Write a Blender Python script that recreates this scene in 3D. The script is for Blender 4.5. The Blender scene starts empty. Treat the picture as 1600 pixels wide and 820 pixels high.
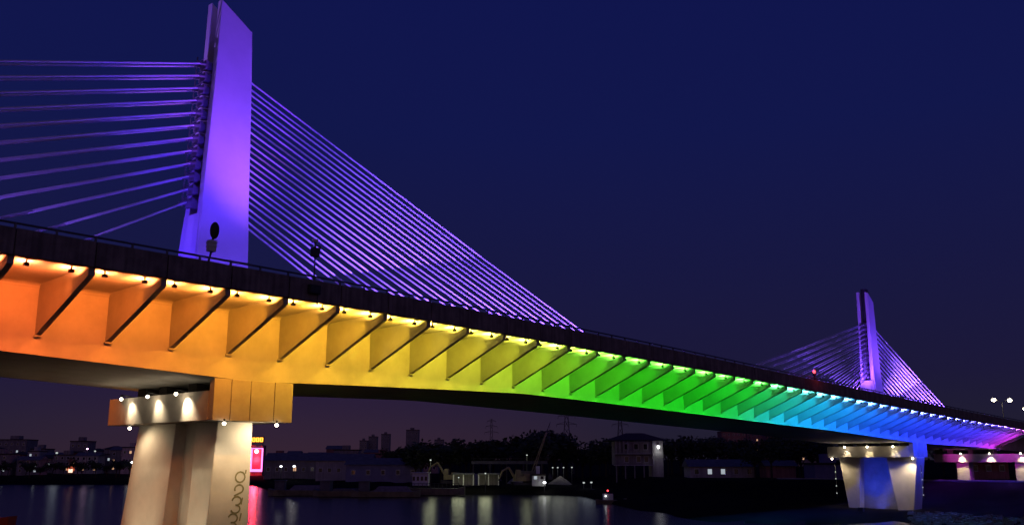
import bpy, math, random
from mathutils import Vector, noise
R = math.radians
random.seed(7)
scene = bpy.context.scene
COL = scene.collection

# ------------------------------------------------------------------ camera
TH = R(41.895)                       # angle between the bridge axis (+X) and the view
CAM = Vector((-20.71, -54.29, 8.0))
FWD = Vector((math.cos(TH), math.sin(TH), 0)); RGT = Vector((math.sin(TH), -math.cos(TH), 0))
PITCH = R(12.143)
cam = bpy.data.cameras.new('camera'); cam.sensor_width = 36; cam.lens = 36*1450/1600
cam.clip_start = .1; cam.clip_end = 30000
co = bpy.data.objects.new('camera', cam); COL.objects.link(co); scene.camera = co
co.location = CAM
vd = FWD*math.cos(PITCH) + Vector((0, 0, math.sin(PITCH)))
co.rotation_euler = vd.to_track_quat('-Z', 'Y').to_euler()

def site(deg, dep, z=0.0):
    """ground point at a compass bearing (degrees right of the survey line) and a depth in metres"""
    t = math.tan(R(deg))
    p = CAM + FWD*dep + RGT*(dep*t)
    return Vector((p.x, p.y, z))
YAW = math.atan2(RGT.y, RGT.x)       # buildings across the river face the camera side

# ------------------------------------------------------------------ helpers
class MB:
    def __init__(s): s.v = []; s.f = []
    def add(s, vs, fs):
        o = len(s.v); s.v += [tuple(p) for p in vs]; s.f += [tuple(i+o for i in q) for q in fs]; return s
    def box(s, x0, x1, y0, y1, z0, z1):
        return s.add([(x0,y0,z0),(x1,y0,z0),(x1,y1,z0),(x0,y1,z0),(x0,y0,z1),(x1,y0,z1),(x1,y1,z1),(x0,y1,z1)],
                     [(0,3,2,1),(4,5,6,7),(0,1,5,4),(1,2,6,5),(2,3,7,6),(3,0,4,7)])
    def hexa(s, b, t):               # two quads (same winding, ccw from above) bottom and top
        return s.add(list(b)+list(t), [(0,3,2,1),(4,5,6,7),(0,1,5,4),(1,2,6,5),(2,3,7,6),(3,0,4,7)])
    def prism(s, a, b):              # two matching polygons
        n = len(a)
        return s.add(list(a)+list(b), [tuple(range(n-1,-1,-1)), tuple(range(n,2*n))] + [(i,(i+1)%n,n+(i+1)%n,n+i) for i in range(n)])
    def loft(s, rings, cap=True):
        n = len(rings[0]); vs = [p for r in rings for p in r]; fs = []
        for k in range(len(rings)-1):
            for i in range(n):
                j = (i+1) % n; fs.append((k*n+i, k*n+j, (k+1)*n+j, (k+1)*n+i))
        if cap: fs += [tuple(range(n-1,-1,-1)), tuple((len(rings)-1)*n+i for i in range(n))]
        return s.add(vs, fs)
    def tube(s, p, q, r, n=8, r2=None):
        p = Vector(p); q = Vector(q); d = (q-p).normalized(); a = d.orthogonal().normalized(); b = d.cross(a)
        r2 = r if r2 is None else r2
        return s.loft([[o + (a*math.cos(k*2*math.pi/n) + b*math.sin(k*2*math.pi/n))*rr for k in range(n)] for o, rr in ((p, r), (q, r2))])
    def path(s, pts, r, n=6):
        for a, b in zip(pts, pts[1:]): s.tube(a, b, r, n)
        return s
    def ball(s, c, r, n=10, m=6, sz=1.0):
        rings = []
        for k in range(m+1):
            a = math.pi*(.02 + .96*k/m) - math.pi/2
            rings.append([(c[0]+r*math.cos(a)*math.cos(i*2*math.pi/n), c[1]+r*math.cos(a)*math.sin(i*2*math.pi/n), c[2]+r*sz*math.sin(a)) for i in range(n)])
        return s.loft(rings)
    def build(s, name, mat, parent=None, label=None, smooth=False, bevel=0):
        me = bpy.data.meshes.new(name); me.from_pydata(s.v, [], s.f); me.materials.append(mat); me.update()
        if smooth:
            for p in me.polygons: p.use_smooth = True
        o = bpy.data.objects.new(name, me); COL.objects.link(o)
        if parent: o.parent = parent
        if label: o['label'] = label
        if bevel:
            m = o.modifiers.new('bevel', 'BEVEL'); m.width = bevel; m.segments = 2; m.limit_method = 'ANGLE'; m.angle_limit = R(40)
        return o

def tag(o, label, cat, group=None):
    o['label'] = label; o['category'] = cat
    if group: o['group'] = group
    return o
def struct(o, kind='structure'):
    o['kind'] = kind; return o
def thing(name, label, cat, loc=(0,0,0), rz=0, group=None):
    o = bpy.data.objects.new(name, None); COL.objects.link(o); o.empty_display_size = .5
    o.location = loc; o.rotation_euler = (0, 0, rz)
    return tag(o, label, cat, group)
def dup(root, loc, rz, label=None, scale=None):
    r = root.copy(); COL.objects.link(r); r.location = loc; r.rotation_euler = (0, 0, rz)
    if label: r['label'] = label
    if scale: r.scale = scale
    for ch in list(root.children):
        c = ch.copy(); COL.objects.link(c); c.parent = r
        for g in list(ch.children):
            d = g.copy(); COL.objects.link(d); d.parent = c
    return r

# ------------------------------------------------------------------ materials
def mat(name, col, rough=.8, var=0.0, scale=1.0, metal=0.0, bump=0.0, streak=False, spec=.4, stretch=(1,1,1)):
    m = bpy.data.materials.new(name); m.use_nodes = True; nt = m.node_tree; N = nt.nodes; L = nt.links
    b = N['Principled BSDF']; b.inputs['Roughness'].default_value = rough; b.inputs['Metallic'].default_value = metal
    b.inputs['Specular IOR Level'].default_value = spec
    b.inputs['Base Color'].default_value = (*col, 1)
    if var or bump:
        tc = N.new('ShaderNodeTexCoord'); mp = N.new('ShaderNodeMapping'); mp.inputs['Scale'].default_value = stretch
        L.new(tc.outputs['Object'], mp.inputs['Vector'])
        n1 = N.new('ShaderNodeTexNoise'); n1.inputs['Scale'].default_value = scale; n1.inputs['Detail'].default_value = 8; n1.inputs['Roughness'].default_value = .65
        L.new(mp.outputs[0], n1.inputs['Vector'])
        fac = n1.outputs['Fac']
        if streak:
            m2 = N.new('ShaderNodeMapping'); m2.inputs['Scale'].default_value = (2.6, 2.6, .16)
            L.new(tc.outputs['Object'], m2.inputs['Vector'])
            n2 = N.new('ShaderNodeTexNoise'); n2.inputs['Scale'].default_value = 1.3; n2.inputs['Detail'].default_value = 6
            L.new(m2.outputs[0], n2.inputs['Vector'])
            mx = N.new('ShaderNodeMath'); mx.operation = 'MULTIPLY'; L.new(fac, mx.inputs[0]); L.new(n2.outputs['Fac'], mx.inputs[1])
            ml = N.new('ShaderNodeMath'); ml.operation = 'MULTIPLY'; ml.inputs[1].default_value = 2.0; L.new(mx.outputs[0], ml.inputs[0]); fac = ml.outputs[0]
        r = N.new('ShaderNodeValToRGB'); e = r.color_ramp.elements
        e[0].position = .3; e[1].position = .7
        e[0].color = tuple(c*(1-var) for c in col) + (1,); e[1].color = tuple(min(1, c*(1+var)) for c in col) + (1,)
        L.new(fac, r.inputs['Fac']); L.new(r.outputs['Color'], b.inputs['Base Color'])
        if bump:
            bp = N.new('ShaderNodeBump'); bp.inputs['Strength'].default_value = bump; bp.inputs['Distance'].default_value = .05
            L.new(n1.outputs['Fac'], bp.inputs['Height']); L.new(bp.outputs[0], b.inputs['Normal'])
    return m
def glow(name, col, st):
    m = bpy.data.materials.new(name); m.use_nodes = True; b = m.node_tree.nodes['Principled BSDF']
    b.inputs['Base Color'].default_value = (.1, .1, .1, 1); b.inputs['Emission Color'].default_value = (*col, 1); b.inputs['Emission Strength'].default_value = st
    return m
M = dict(
    concrete=mat('girder_concrete', (.44,.43,.41), .85, .16, .45, bump=.2),
    rib=mat('rib_concrete', (.38,.37,.35), .85, .10, .8, bump=.2),
    fascia=mat('weathered_fascia', (.20,.165,.155), .9, .35, .9, bump=.3, streak=True),
    cap=mat('cap_concrete', (.40,.37,.33), .85, .16, .7, bump=.2),
    pier=mat('pier_concrete', (.48,.44,.37), .85, .12, .5, bump=.25),
    pylon=mat('pylon_paint', (.62,.61,.62), .7, .05, .6, bump=.06),
    cable=mat('cable_sheath', (.72,.72,.75), .45, spec=.5),
    steel=mat('dark_steel', (.06,.06,.07), .5, .3, 3.0, metal=.6),
    rail=mat('galvanised_rail', (.16,.16,.18), .45, .2, 3.0, metal=.7),
    lampbody=mat('lamp_housing', (.03,.03,.03), .5),
    joint=mat('dark_joint', (.06,.05,.045), .9),
    asphalt=mat('asphalt', (.05,.05,.05), .9, .2, 2.0),
    soil=mat('dark_soil', (.011,.010,.009), 1.0, .5, .12, bump=.6, spec=.02),
    stone=mat('rubble_stone', (.20,.17,.16), .9, .35, 1.5, bump=.5),
    bark=mat('bark', (.05,.04,.03), .95, .3, 4.0),
    leaf=mat('leaf', (.045,.06,.03), .8, .5, .8),
    plaster=mat('grey_plaster', (.24,.22,.22), .9, .25, .5, streak=True),
    plaster_red=mat('reddish_plaster', (.34,.16,.14), .9, .25, .4, streak=True),
    plaster_pale=mat('pale_plaster', (.42,.40,.38), .9, .25, .5, streak=True),
    roof=mat('dark_roof_tile', (.05,.035,.03), .85, .3, 1.5),
    tin=mat('corrugated_tin', (.15,.15,.155), .85, .3, .8, spec=.15),
    glass=mat('dark_window', (.02,.02,.03), .1, spec=.6),
    yellow=mat('yellow_machine_paint', (.36,.31,.14), .5, .3, 1.0),
    hull=mat('weathered_hull', (.22,.20,.12), .7, .4, .6),
    white=mat('white_paint', (.7,.7,.68), .6, .12, 1.0),
    orange=mat('orange_boat_paint', (.62,.07,.02), .5, .2, 1.0),
    markpaint=mat('olive_mark_paint', (.17,.15,.07), .8, .3, 4.0),
    shed=mat('bluish_shed_wall', (.20,.19,.34), .8, .2, .6),
    bulb=glow('warm_bulb', (1,.88,.66), 14),
    whitebulb=glow('white_bulb', (.95,.97,1), 4),
    dimbulb=glow('dim_bulb', (.85,.95,.9), .6),
    pinkneon=glow('pink_neon', (1,.20,.72), 2.6),
    pinkball=glow('pink_lamp', (1,.6,.95), 6),
    redpanel=glow('red_panel', (1,.01,.10), .45),
    orangesign=glow('orange_sign', (1,.42,.04), 4),
    redlamp=glow('red_lamp', (1,.05,.06), 5),
    winwarm=glow('lit_window_warm', (1,.55,.3), .7),
    wincool=glow('lit_window_cool', (.8,.9,1), .45),
    uplens=glow('violet_lens', (.55,.35,1), 3),
    shopred=glow('red_shopfront', (1,.16,.06), .55),
    shopwhite=glow('white_shopfront', (1,.7,.5), 1.6),
)

# ------------------------------------------------------------------ world, moonlight
w = bpy.data.worlds.new('World'); scene.world = w; w.use_nodes = True
nt = w.node_tree; N = nt.nodes; L = nt.links; bg = N['Background']
sky = N.new('ShaderNodeTexSky'); sky.sky_type = 'NISHITA'; sky.sun_disc = False
sky.sun_elevation = R(-5.5); sky.sun_rotation = R(200); 
tc = N.new('ShaderNodeTexCoord'); sp = N.new('ShaderNodeSeparateXYZ'); L.new(tc.outputs['Generated'], sp.inputs[0])
def ramp(stops):
    r = N.new('ShaderNodeValToRGB'); e = r.color_ramp.elements
    e[0].position, e[0].color = stops[0][0], (*stops[0][1], 1); e[1].position, e[1].color = stops[-1][0], (*stops[-1][1], 1)
    for p, c in stops[1:-1]:
        k = e.new(p); k.color = (*c, 1)
    return r
rp = ramp([(0, (.0150,.0122,.024)), (.04, (.0142,.0122,.031)), (.09, (.0115,.0095,.040)), (.2, (.0085,.0090,.053)), (.34, (.0058,.0085,.070)), (.6, (.0045,.0070,.078))])
L.new(sp.outputs['Z'], rp.inputs['Fac'])
# city glow low down on the left of the view
dt = N.new('ShaderNodeVectorMath'); dt.operation = 'DOT_PRODUCT'; L.new(tc.outputs['Generated'], dt.inputs[0])
gdir = FWD*math.cos(R(-13)) + RGT*math.sin(R(-13)); dt.inputs[1].default_value = gdir
gp = N.new('ShaderNodeMapRange'); gp.inputs['From Min'].default_value = .93; gp.inputs['From Max'].default_value = 1.0; L.new(dt.outputs['Value'], gp.inputs['Value'])
zr = ramp([(0, (.021,.005,.006)), (.05, (.012,.0025,.005)), (.14, (0,0,0))]); L.new(sp.outputs['Z'], zr.inputs['Fac'])
ms = N.new('ShaderNodeVectorMath'); ms.operation = 'SCALE'; L.new(zr.outputs['Color'], ms.inputs[0]); L.new(gp.outputs[0], ms.inputs['Scale'])
ad = N.new('ShaderNodeVectorMath'); ad.operation = 'ADD'; L.new(rp.outputs['Color'], ad.inputs[0]); L.new(ms.outputs[0], ad.inputs[1])
sk = N.new('ShaderNodeVectorMath'); sk.operation = 'SCALE'; sk.inputs['Scale'].default_value = .05; L.new(sky.outputs[0], sk.inputs[0])
a2 = N.new('ShaderNodeVectorMath'); a2.operation = 'ADD'; L.new(ad.outputs[0], a2.inputs[0]); L.new(sk.outputs[0], a2.inputs[1])
bd = N.new('ShaderNodeVectorMath'); bd.operation = 'DOT_PRODUCT'; L.new(tc.outputs['Generated'], bd.inputs[0]); bd.inputs[1].default_value = -FWD
bm_ = N.new('ShaderNodeMapRange'); bm_.inputs['From Min'].default_value = .1; bm_.inputs['From Max'].default_value = 1.0; L.new(bd.outputs['Value'], bm_.inputs['Value'])
bz = ramp([(0, (.20,.10,.075)), (.25, (.09,.045,.05)), (.6, (0,0,0))]); L.new(sp.outputs['Z'], bz.inputs['Fac'])  # added warm fill from behind the camera for the fascia and piers
bs = N.new('ShaderNodeVectorMath'); bs.operation = 'SCALE'; L.new(bz.outputs['Color'], bs.inputs[0]); L.new(bm_.outputs[0], bs.inputs['Scale'])
a3 = N.new('ShaderNodeVectorMath'); a3.operation = 'ADD'; L.new(a2.outputs[0], a3.inputs[0]); L.new(bs.outputs[0], a3.inputs[1])
L.new(a3.outputs[0], bg.inputs['Color']); bg.inputs['Strength'].default_value = 1.0

def lamp(kind, loc, power, col, target=None, cone=120, blend=.6, r=.08, parent=None, name='lamp_light'):
    d = bpy.data.lights.new(name, kind); d.energy = power; d.color = col
    if kind == 'SPOT': d.spot_size = R(cone); d.spot_blend = blend
    if kind in ('SPOT', 'POINT'): d.shadow_soft_size = r
    o = bpy.data.objects.new(name, d); COL.objects.link(o); o.location = loc
    if target is not None: o.rotation_euler = (Vector(target)-Vector(loc)).to_track_quat('-Z', 'Y').to_euler()
    if parent: o.parent = parent
    return o
vs_ = scene.view_settings; vs_.view_transform = 'Standard'; vs_.look = 'None'; vs_.exposure = 0; vs_.gamma = 1; vs_.use_curve_mapping = False
sd = bpy.data.lights.new('moonlight', 'SUN'); sd.energy = .012; sd.angle = R(.5); sd.color = (.8,.85,1)
so = bpy.data.objects.new('moonlight', sd); COL.objects.link(so); so.rotation_euler = (R(55), 0, R(20))

# ------------------------------------------------------------------ bridge
def lerp(tab, x):
    if x <= tab[0][0]: return tab[0][1]
    for (a, va), (b, vb) in zip(tab, tab[1:]):
        if x <= b:
            t = (x-a)/(b-a)
            return va+(vb-va)*t if not isinstance(va, tuple) else tuple(p+(q-p)*t for p, q in zip(va, vb))
    return tab[-1][1]
DT = [(-120,17.5),(-20,17.62),(0,17.64),(15,17.62),(25,17.5),(40,17.2),(60,16.78),(80,16.22),(100,15.72),(120,15.2),(140,14.72),(160,14.3),(180,13.95),(220,13.2),(300,11.6),(420,9.5)]
def D(x):                            # smoothed underside level of the deck edge
    return sum(lerp(DT, x+k) for k in (-9,-6,-3,0,3,6,9))/7
def depth(x):
    return 3.25 + 1.1*max(0, 1-abs(x-14)/27) + .35*max(0, 1-abs(x-140)/30)
def soff(x): return D(x) - depth(x)
W = 14.4; OV = 6.1; EDGE = .05
bridge = thing('cable_stayed_bridge', 'long concrete cable-stayed road bridge floodlit in rainbow colours, crossing the river', 'bridge')

xs = [-90 + 2*i for i in range(0, 226)]
def section(x):
    d = D(x); s = soff(x)
    near = [(-OV, d+.36), (-.42, d+.22), (-.2, d+.19), (-.06, d+.1), (0, d-.06), (0, s)]
    far = [(W-y, z) for y, z in reversed(near)]
    return [(x, y, z) for y, z in near + far] + [(x, W+OV, d+1.25), (x, -OV, d+1.25)]
gird = MB().loft([section(x) for x in xs]).build('deck_girder', M['concrete'], bridge)
road = MB()
for a, b in zip(xs, xs[1:]):
    road.add([(a,-OV+.4,D(a)+1.256),(b,-OV+.4,D(b)+1.256),(b,W+OV-.4,D(b)+1.256),(a,W+OV-.4,D(a)+1.256)], [(0,1,2,3)])
road.build('road_surface', M['asphalt'], bridge)

# ribs under the overhang, every 4 m
ribs = []
for n in range(-4, 48):
    x = 4.0*n; t = .16
    def prof(xx):
        d = D(x)
        return [(xx,-OV-.12,d+.5),(xx,-OV-.12,d-.1),(xx,-.02,d-2.72),(xx,.06,d-2.72),(xx,.06,d+.5),(xx,-.8,d+.5)]
    o = MB().prism(prof(x-t), prof(x+t)).box(x-.24,x+.2,-.2,-.02,D(x)-2.80,D(x)-2.70).build('rib', M['rib'], gird); ribs.append(o)

# parapet of precast panels with open joints, rail on posts
for side, y0, y1 in ((-1, -OV-.42, -OV), (1, W+OV, W+OV+.42)):
    pm = MB()
    def ps(x, ya, yb, za, zb): d = D(x); return [(x,ya,d+za),(x,yb,d+za),(x,yb,d+zb),(x,ya,d+zb)]
    outer = y0 if side < 0 else y1; inner = y1 if side < 0 else y0
    for n in range(-22, 90):
        a = 4*n+.03; b = 4*n+3.97
        pm.loft([ps(a, min(outer,inner), max(outer,inner), .3, 1.66), ps((a+b)/2, min(outer,inner), max(outer,inner), .3, 1.66), ps(b, min(outer,inner), max(outer,inner), .3, 1.66)])
        c0 = y0+.12 if side < 0 else y0+.02
        pm.loft([ps(b, c0, c0+.26, .34, 1.6), ps(b+.06, c0, c0+.26, .34, 1.6)], cap=False)
    par = pm.build('parapet', M['fascia'], bridge, bevel=.03)
    rm = MB(); yr = (outer+inner)/2
    for n in range(-24, 88):
        x = 4*n
        rm.tube((x, yr, D(x)+1.93), (x+4, yr, D(x+4)+1.93), .06, 6)
        for k in (0, 2): rm.box(x+k-.05, x+k+.05, yr-.05, yr+.05, D(x+k)+1.6, D(x+k)+1.92)
    rm.build('handrail', M['rail'], par)

# rainbow floodlights, two to a bay
CT = [(-16,(1,.11,.02)),(-4,(1,.135,.022)),(4,(1,.20,.02)),(11,(1,.34,.022)),(18,(.98,.47,.026)),(24,(.90,.56,.030)),(30,(.78,.62,.032)),(36,(.60,.67,.03)),(41,(.32,.71,.02)),(45,(.12,.76,.014)),(53,(.035,.78,.008)),
      (66,(.006,.8,.01)),(76,(.004,.75,.04)),(82,(.01,.66,.22)),(88,(.005,.55,.62)),(94,(.002,.46,.95)),(104,(.002,.24,1)),(116,(.004,.10,1)),(132,(.01,.045,1)),(146,(.02,.035,1)),(160,(.05,.03,1)),(171,(.16,.03,1)),(180,(.5,.03,.9)),(190,(.8,.03,.75))]
POW = 1300
fix = MB().box(-.13,.13,-.1,.1,-.09,.09).box(-.04,.04,-.04,.04,.1,.3)
fix0 = None
for n in range(-4, 46):
    for fr in (.24, .80):
        x = 4*n + 4*fr; y = -OV+.5; z = D(x) + .10
        if fix0 is None:
            fix0 = fix.build('floodlight', M['lampbody'], gird, bevel=.02); o = fix0
        else:
            o = fix0.copy(); COL.objects.link(o); o.parent = gird
        o.location = (x, y, z+.0)
        c = lerp(CT, x); k = (1.0 + .9*c[2]*(1-c[1]))*random.uniform(.86,1.12)
        l = lamp('SPOT', (x, y+.2, z-.0), POW*k*(1.05 if fr < .5 else 1.0), c, (x+(.7 if fr < .5 else -1.9), 0, D(x)-1.9), 104, 1.0, .06, gird, 'floodlight_beam')
        lamp('SPOT', (x, y+.3, z-.14), 620*k, tuple(a*.92+b_*.08 for a, b_ in zip(c, (1,.9,.55))), (x, y+.5, z+.9), 165, .4, .05, gird, 'floodlight_spill')
for n in range(-2, 6):               # the far edge near the first pier
    x = 4*n+2.
    lamp('SPOT', (x, W+OV-.4, D(x)-.2), 900, lerp(CT, x), (x, W, D(x)-1.6), 168, .35, .06, gird, 'floodlight_beam')

# ------------------------------------------------------------------ pylons with stays
VI = (.30,.13,1.0); PK = (.62,.22,1.0)
def pylon(cx, zb, hs, spread, spread2, lev0, dlev, pw, top):
    """cx centre, zb road level, hs height scale"""
    YC = 7.1; T = .58; G = .45
    Z = lambda h: zb + h*hs
    def leg(s):
        def ring(h0, h1, xa, xb, o, i):
            ya, yb = (YC-o, YC-i) if s < 0 else (YC+i, YC+o)
            if hs < 1: xa, xb = xa*.9, xb*.78
            return [(cx+xa, ya, Z(h0)), (cx+xb, ya, Z(h1)), (cx+xb, yb, Z(h1)), (cx+xa, yb, Z(h0))]
        return MB().loft([ring(0,0,-2.25,2.15,G+T+.65,G+.5), ring(8,8,-1.8,2.05,G+T+.12,G+.06), ring(18,18,-1.4,1.72,G+T,G), ring(24.1 if s < 0 else 24.3,22.3,-1.3,1.48,G+T-.02,G)])
    base = MB().hexa([(cx-2.33,YC-1.55,Z(-.3)),(cx+2.0,YC-1.55,Z(-.3)),(cx+2.0,YC+1.6,Z(-.3)),(cx-2.33,YC+1.6,Z(-.3))],
                     [(cx-1.93,YC-1.02,Z(lev0-.8)),(cx+1.8,YC-1.02,Z(lev0-.8)),(cx+1.8,YC+1.1,Z(lev0-.8)),(cx-1.93,YC+1.1,Z(lev0-.8))])
    p = base.build('pylon', M['pylon'], bridge, bevel=.04)
    leg(-1).build('leg', M['pylon'], p, bevel=.05); leg(1).build('leg', M['pylon'], p, bevel=.05)
    MB().box(cx-.55, cx+.75, YC-G+.004, YC+G-.004, Z(lev0-.8)+.01, Z(top)).build('core_wall', M['steel'], p)
    am = MB()                         # anchor block seen between the legs: box, two plates, sleeves
    am.box(-.5,.5,-.36,.36,-.26,.26).box(-.72,-.5,-.44,.44,-.34,.34)
    for yy in (-.36, .36): am.tube((-1.25,yy,-.08),(-.72,yy,.02),.13,8)
    am.tube((-.95,-.46,.3),(-.95,.46,.3),.05,6).tube((-1.2,0,-.42),(-1.2,0,.5),.05,6)
    a0 = None
    for k in range(12):
        zl = Z(lev0 + dlev*k); xe = -1.95 + (lev0+dlev*k)*.032
        if a0 is None: a0 = am.build('cable_anchor', M['tin'], p); o = a0
        else: o = a0.copy(); COL.objects.link(o); o.parent = p
        o.location = (cx+xe+.15, YC, zl)
        for sx in (-1, 1):
            xo = cx + ((17+spread*k) if sx > 0 else -(15.4+spread2*k)); zo = D(xo)+1.45
            xt = cx + (xe-.9 if sx < 0 else 1.3); zt = zl - (.06 if sx < 0 else 0)
            for yy in (YC-.4, YC+.4):
                yt = yy
                # slight sag
                pa = Vector((xt, yt, zt)); pb = Vector((xo, yy, zo)); mid = (pa+pb)/2 - Vector((0,0,.004*(pa-pb).length))
                cb = MB().tube(pa, mid, .076, 7).tube(mid, pb, .076, 7)
                if sx > 0: cb.tube(pb - (pb-mid).normalized()*1.4, pb, .13, 8)
                cb.build('stay_cable', M['cable'], p, smooth=True)
            # floodlight at the foot of each stay pair, thrown up along the cables
            u = Vector((xo + sx*.5, YC, zo+.05)); tg = Vector((xt, YC, zt))
            MB().box(u.x-.12,u.x+.12,YC-.15,YC+.15,u.z-.35,u.z-.06).build('uplight', M['lampbody'], p)
            if sx < 0 or hs < 1: lamp('SPOT', u, pw*(.4 if hs == 1 else .9), (.19,.075,1), u+(tg-u)*.5+Vector((0,0,-.3)), 34, .9, .12, p, 'stay_uplight')
            if sx > 0: lamp('SPOT', u+Vector((-3.0,-3.4,.3)), pw*.8, (.20,.08,1), u+Vector((-3.6,0,4.5)), 172, .3, .9, p, 'stay_uplight')
    return p
p1 = pylon(14.5, 18.75, 1.0, 3.48, 4.1, 7.8, .99, 4200, 19.5)
p2 = pylon(140.8, 15.9, .88, 2.7, 3.8, 7.4, .92, 6500, 24.9)
# violet floodlights washing the pylon faces
PK = (.42,.075,1.0); VI = (.075,.022,1.0)
for tx, tz, pk in ((24,31,16000),(32,28,14000),(42,25,9000)):
    lamp('SPOT', (tx+9, -4.6, D(tx+9)+1.6), pk, (.13,.05,1), (tx, 7, tz), 70, 1.0, 1.2, bridge, 'stay_floodlight')
def wash(cx, zb, hs, k):
    lamp('SPOT', (cx+4.5, -4.2, zb+.5), 9500*k, PK if hs == 1 else (.2,.05,1), (cx+.4, 6, zb+17.5*hs), 50, .9, .15, bridge, 'pylon_floodlight')
    lamp('SPOT', (cx+6.5, -3.0, zb+.5), 5200*k, (.62,.17,1), (cx+1.2, 6, zb+10.5*hs), 30, 1.0, .15, bridge, 'pylon_floodlight')
    lamp('SPOT', (cx-2.5, -5.0, zb+.5), 12000*k, VI, (cx, 6, zb+17*hs), 72, .9, .15, bridge, 'pylon_floodlight')
    lamp('SPOT', (cx+1.0, -3.0, zb+.5), 3200*k, (.11,.045,1), (cx, 6, zb+7), 120, .9, .15, bridge, 'pylon_floodlight')
    lamp('SPOT', (cx+2.5, -1.0, zb+.5), 9000*k, VI, (cx+.3, 6, zb+21*hs), 48, .9, .15, bridge, 'pylon_floodlight')
wash(14.5, 18.75, 1.0, 1.0); wash(140.8, 15.9, .88, .6)
lamp('SPOT', (4.0, 9.1, 19.6), 5000, VI, (12.6, 7.9, 24), 60, .9, .1, bridge, 'pylon_floodlight')
lamp('SPOT', (4.0, 12.0, 19.2), 26000, (.3,.12,1), (13, 8, 40), 34, .9, .1, bridge, 'pylon_floodlight')
for yy, pk in ((6.3, 22000), (8.3, 19000)):
    lamp('SPOT', (131.5, yy-.6, 16.6), pk, (.20,.055,1), (139.6, yy+.1, 28), 60, .9, .1, bridge, 'pylon_floodlight')

# ------------------------------------------------------------------ piers
WARM = (1,.80,.52)
def bulb(loc, parent, r=.115):
    MB().tube((loc[0], loc[1], loc[2]+.02), (loc[0], loc[1], loc[2]+.3), .07, 8).build('lamp', M['lampbody'], parent)
    return MB().ball(loc, r).build('lamp_lens', M['bulb'], parent, smooth=True)
def pier_cap(x0, x1, ya, yb, z0, z1, sof, parent):
    m = MB().box(x0, x1, ya+.6, yb, z0, z1)
    # near face: cladding panels with open joints, running up to the girder
    e = [x0, x0+1.25, x0+2.7, x0+4.55, x1] if x1-x0 > 5.5 else [x0, (x0+x1)/2, x1]
    m.box(x0+.05, x1-.05, ya+.1, ya+.62, z0+.02, sof-.02)
    for a, b in zip(e, e[1:]): m.box(a+(.025 if a > x0 else 0), b-(.025 if b < x1 else 0), ya-.04, ya+.1, z0-.01, sof+.06)
    c = m.build('pier_cap', M['cap'], parent, bevel=.025)
    for yy in (ya+2, ya+5.2, yb-5.2, yb-2): MB().box(x0+1.4, x1-1.4, yy-.55, yy+.55, z1+.003, sof+.1).build('bearing', M['joint'], parent)
    return c
# pier one, the near one
def shaft(parts):
    m = MB()
    for b, t in parts: m.hexa(b, t)
    return m
def q(x0, x1, y0, y1, z): return [(x0,y0,z),(x1,y0,z),(x1,y1,z),(x0,y1,z)]
pr = shaft([(q(11.5,15.35,6.8,13.4,-3), q(12.5,15.15,6.9,12.3,10.655))]).build('pier', M['pier'], bridge, bevel=.06)
shaft([(q(11.9,15.4,1.75,4.0,-3), q(12.5,15.15,1.55,4.25,10.655))]).build('pier_leg', M['pier'], pr, bevel=.06)
shaft([(q(12.75,14.9,3.8,7.2,-3), q(13.25,14.6,3.8,7.2,10.655))]).build('recess_wall', M['pier'], pr)
sf1 = soff(14)
pier_cap(11.14, 17.15, -.02, 14.45, 10.65, 12.55, sf1, pr)
for yy in (11.2, 7.35, 3.5):
    bulb((10.45, yy, 12.42), pr); MB().tube((10.45,yy,12.7),(11.3,yy,12.6),.04,6).build('lamp_arm', M['steel'], pr)
    lamp('SPOT', (10.5, yy-.12, 12.34), 420 if yy > 4 else 800, WARM, (11.2, yy-.4, 11.45), 84, .9, .05, pr)
    lamp('POINT', (10.45, yy, 12.15), 26, WARM, r=.05, parent=pr)
bulb((11.3, 11.3, 10.4), pr); lamp('SPOT', (10.9, 11.0, 10.25), 330, WARM, (12.3, 9.6, 7), 150, .8, .06, pr)
bulb((11.9, -.22, 10.45), pr); lamp('SPOT', (11.9, -.3, 10.3), 420, WARM, (13.2, 2.4, 3), 90, .9, .06, pr)
bulb((15.85, -.22, 10.45), pr); lamp('SPOT', (15.6, -.3, 10.3), 900, WARM, (14.7, 1.7, 8), 150, .9, .06, pr)
for yy in (3.2, 9.4):  # unseen fill lamps and boxes added low down to light the shaft
    MB().box(5.6,6.3,yy-.35,yy+.35,.35,.95).build('added_fill_box', M['lampbody'], pr)
    lamp('SPOT', (6.45, yy, .8), 1250, (1,.87,.58), (12.2, yy+.2, 4.4), 58, .9, .12, pr)
# looping marks painted down the near leg (a stacked column of rings and hooks)
mk = MB()
def stroke(pts, wd=.055):
    for a, b in zip(pts, pts[1:]):
        a = Vector(a); b = Vector(b); d = (b-a).normalized(); nrm = Vector((-d.z, 0, d.x))*wd; e = d*wd*.5
        mk.add([a-nrm-e, b-nrm+e, b+nrm+e, a+nrm-e], [(0,1,2,3)])
def face_y(z): return 1.55 + (10.655-z)*(.20/13.655) - .012
def P(x, z): return (x, face_y(z), z)
def arc(cx, cz, rx, rz, a0, a1, n=12): return [P(cx+rx*math.cos(R(a0+(a1-a0)*i/n)), cz+rz*math.sin(R(a0+(a1-a0)*i/n))) for i in range(n+1)]
stroke(arc(14.45, 7.05, .36, .34, 0, 360))
stroke(arc(14.42, 6.28, .32, .27, 200, -70)); stroke([P(14.5,6.02), P(14.1,5.85)])
stroke(arc(14.3, 5.52, .33, .27, 170, -90)); stroke(arc(14.25, 5.0, .33, .26, 90, -160))
stroke(arc(14.1, 4.42, .34, .28, 160, -100)); stroke(arc(14.05, 3.86, .36, .3, 100, -170))
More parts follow.
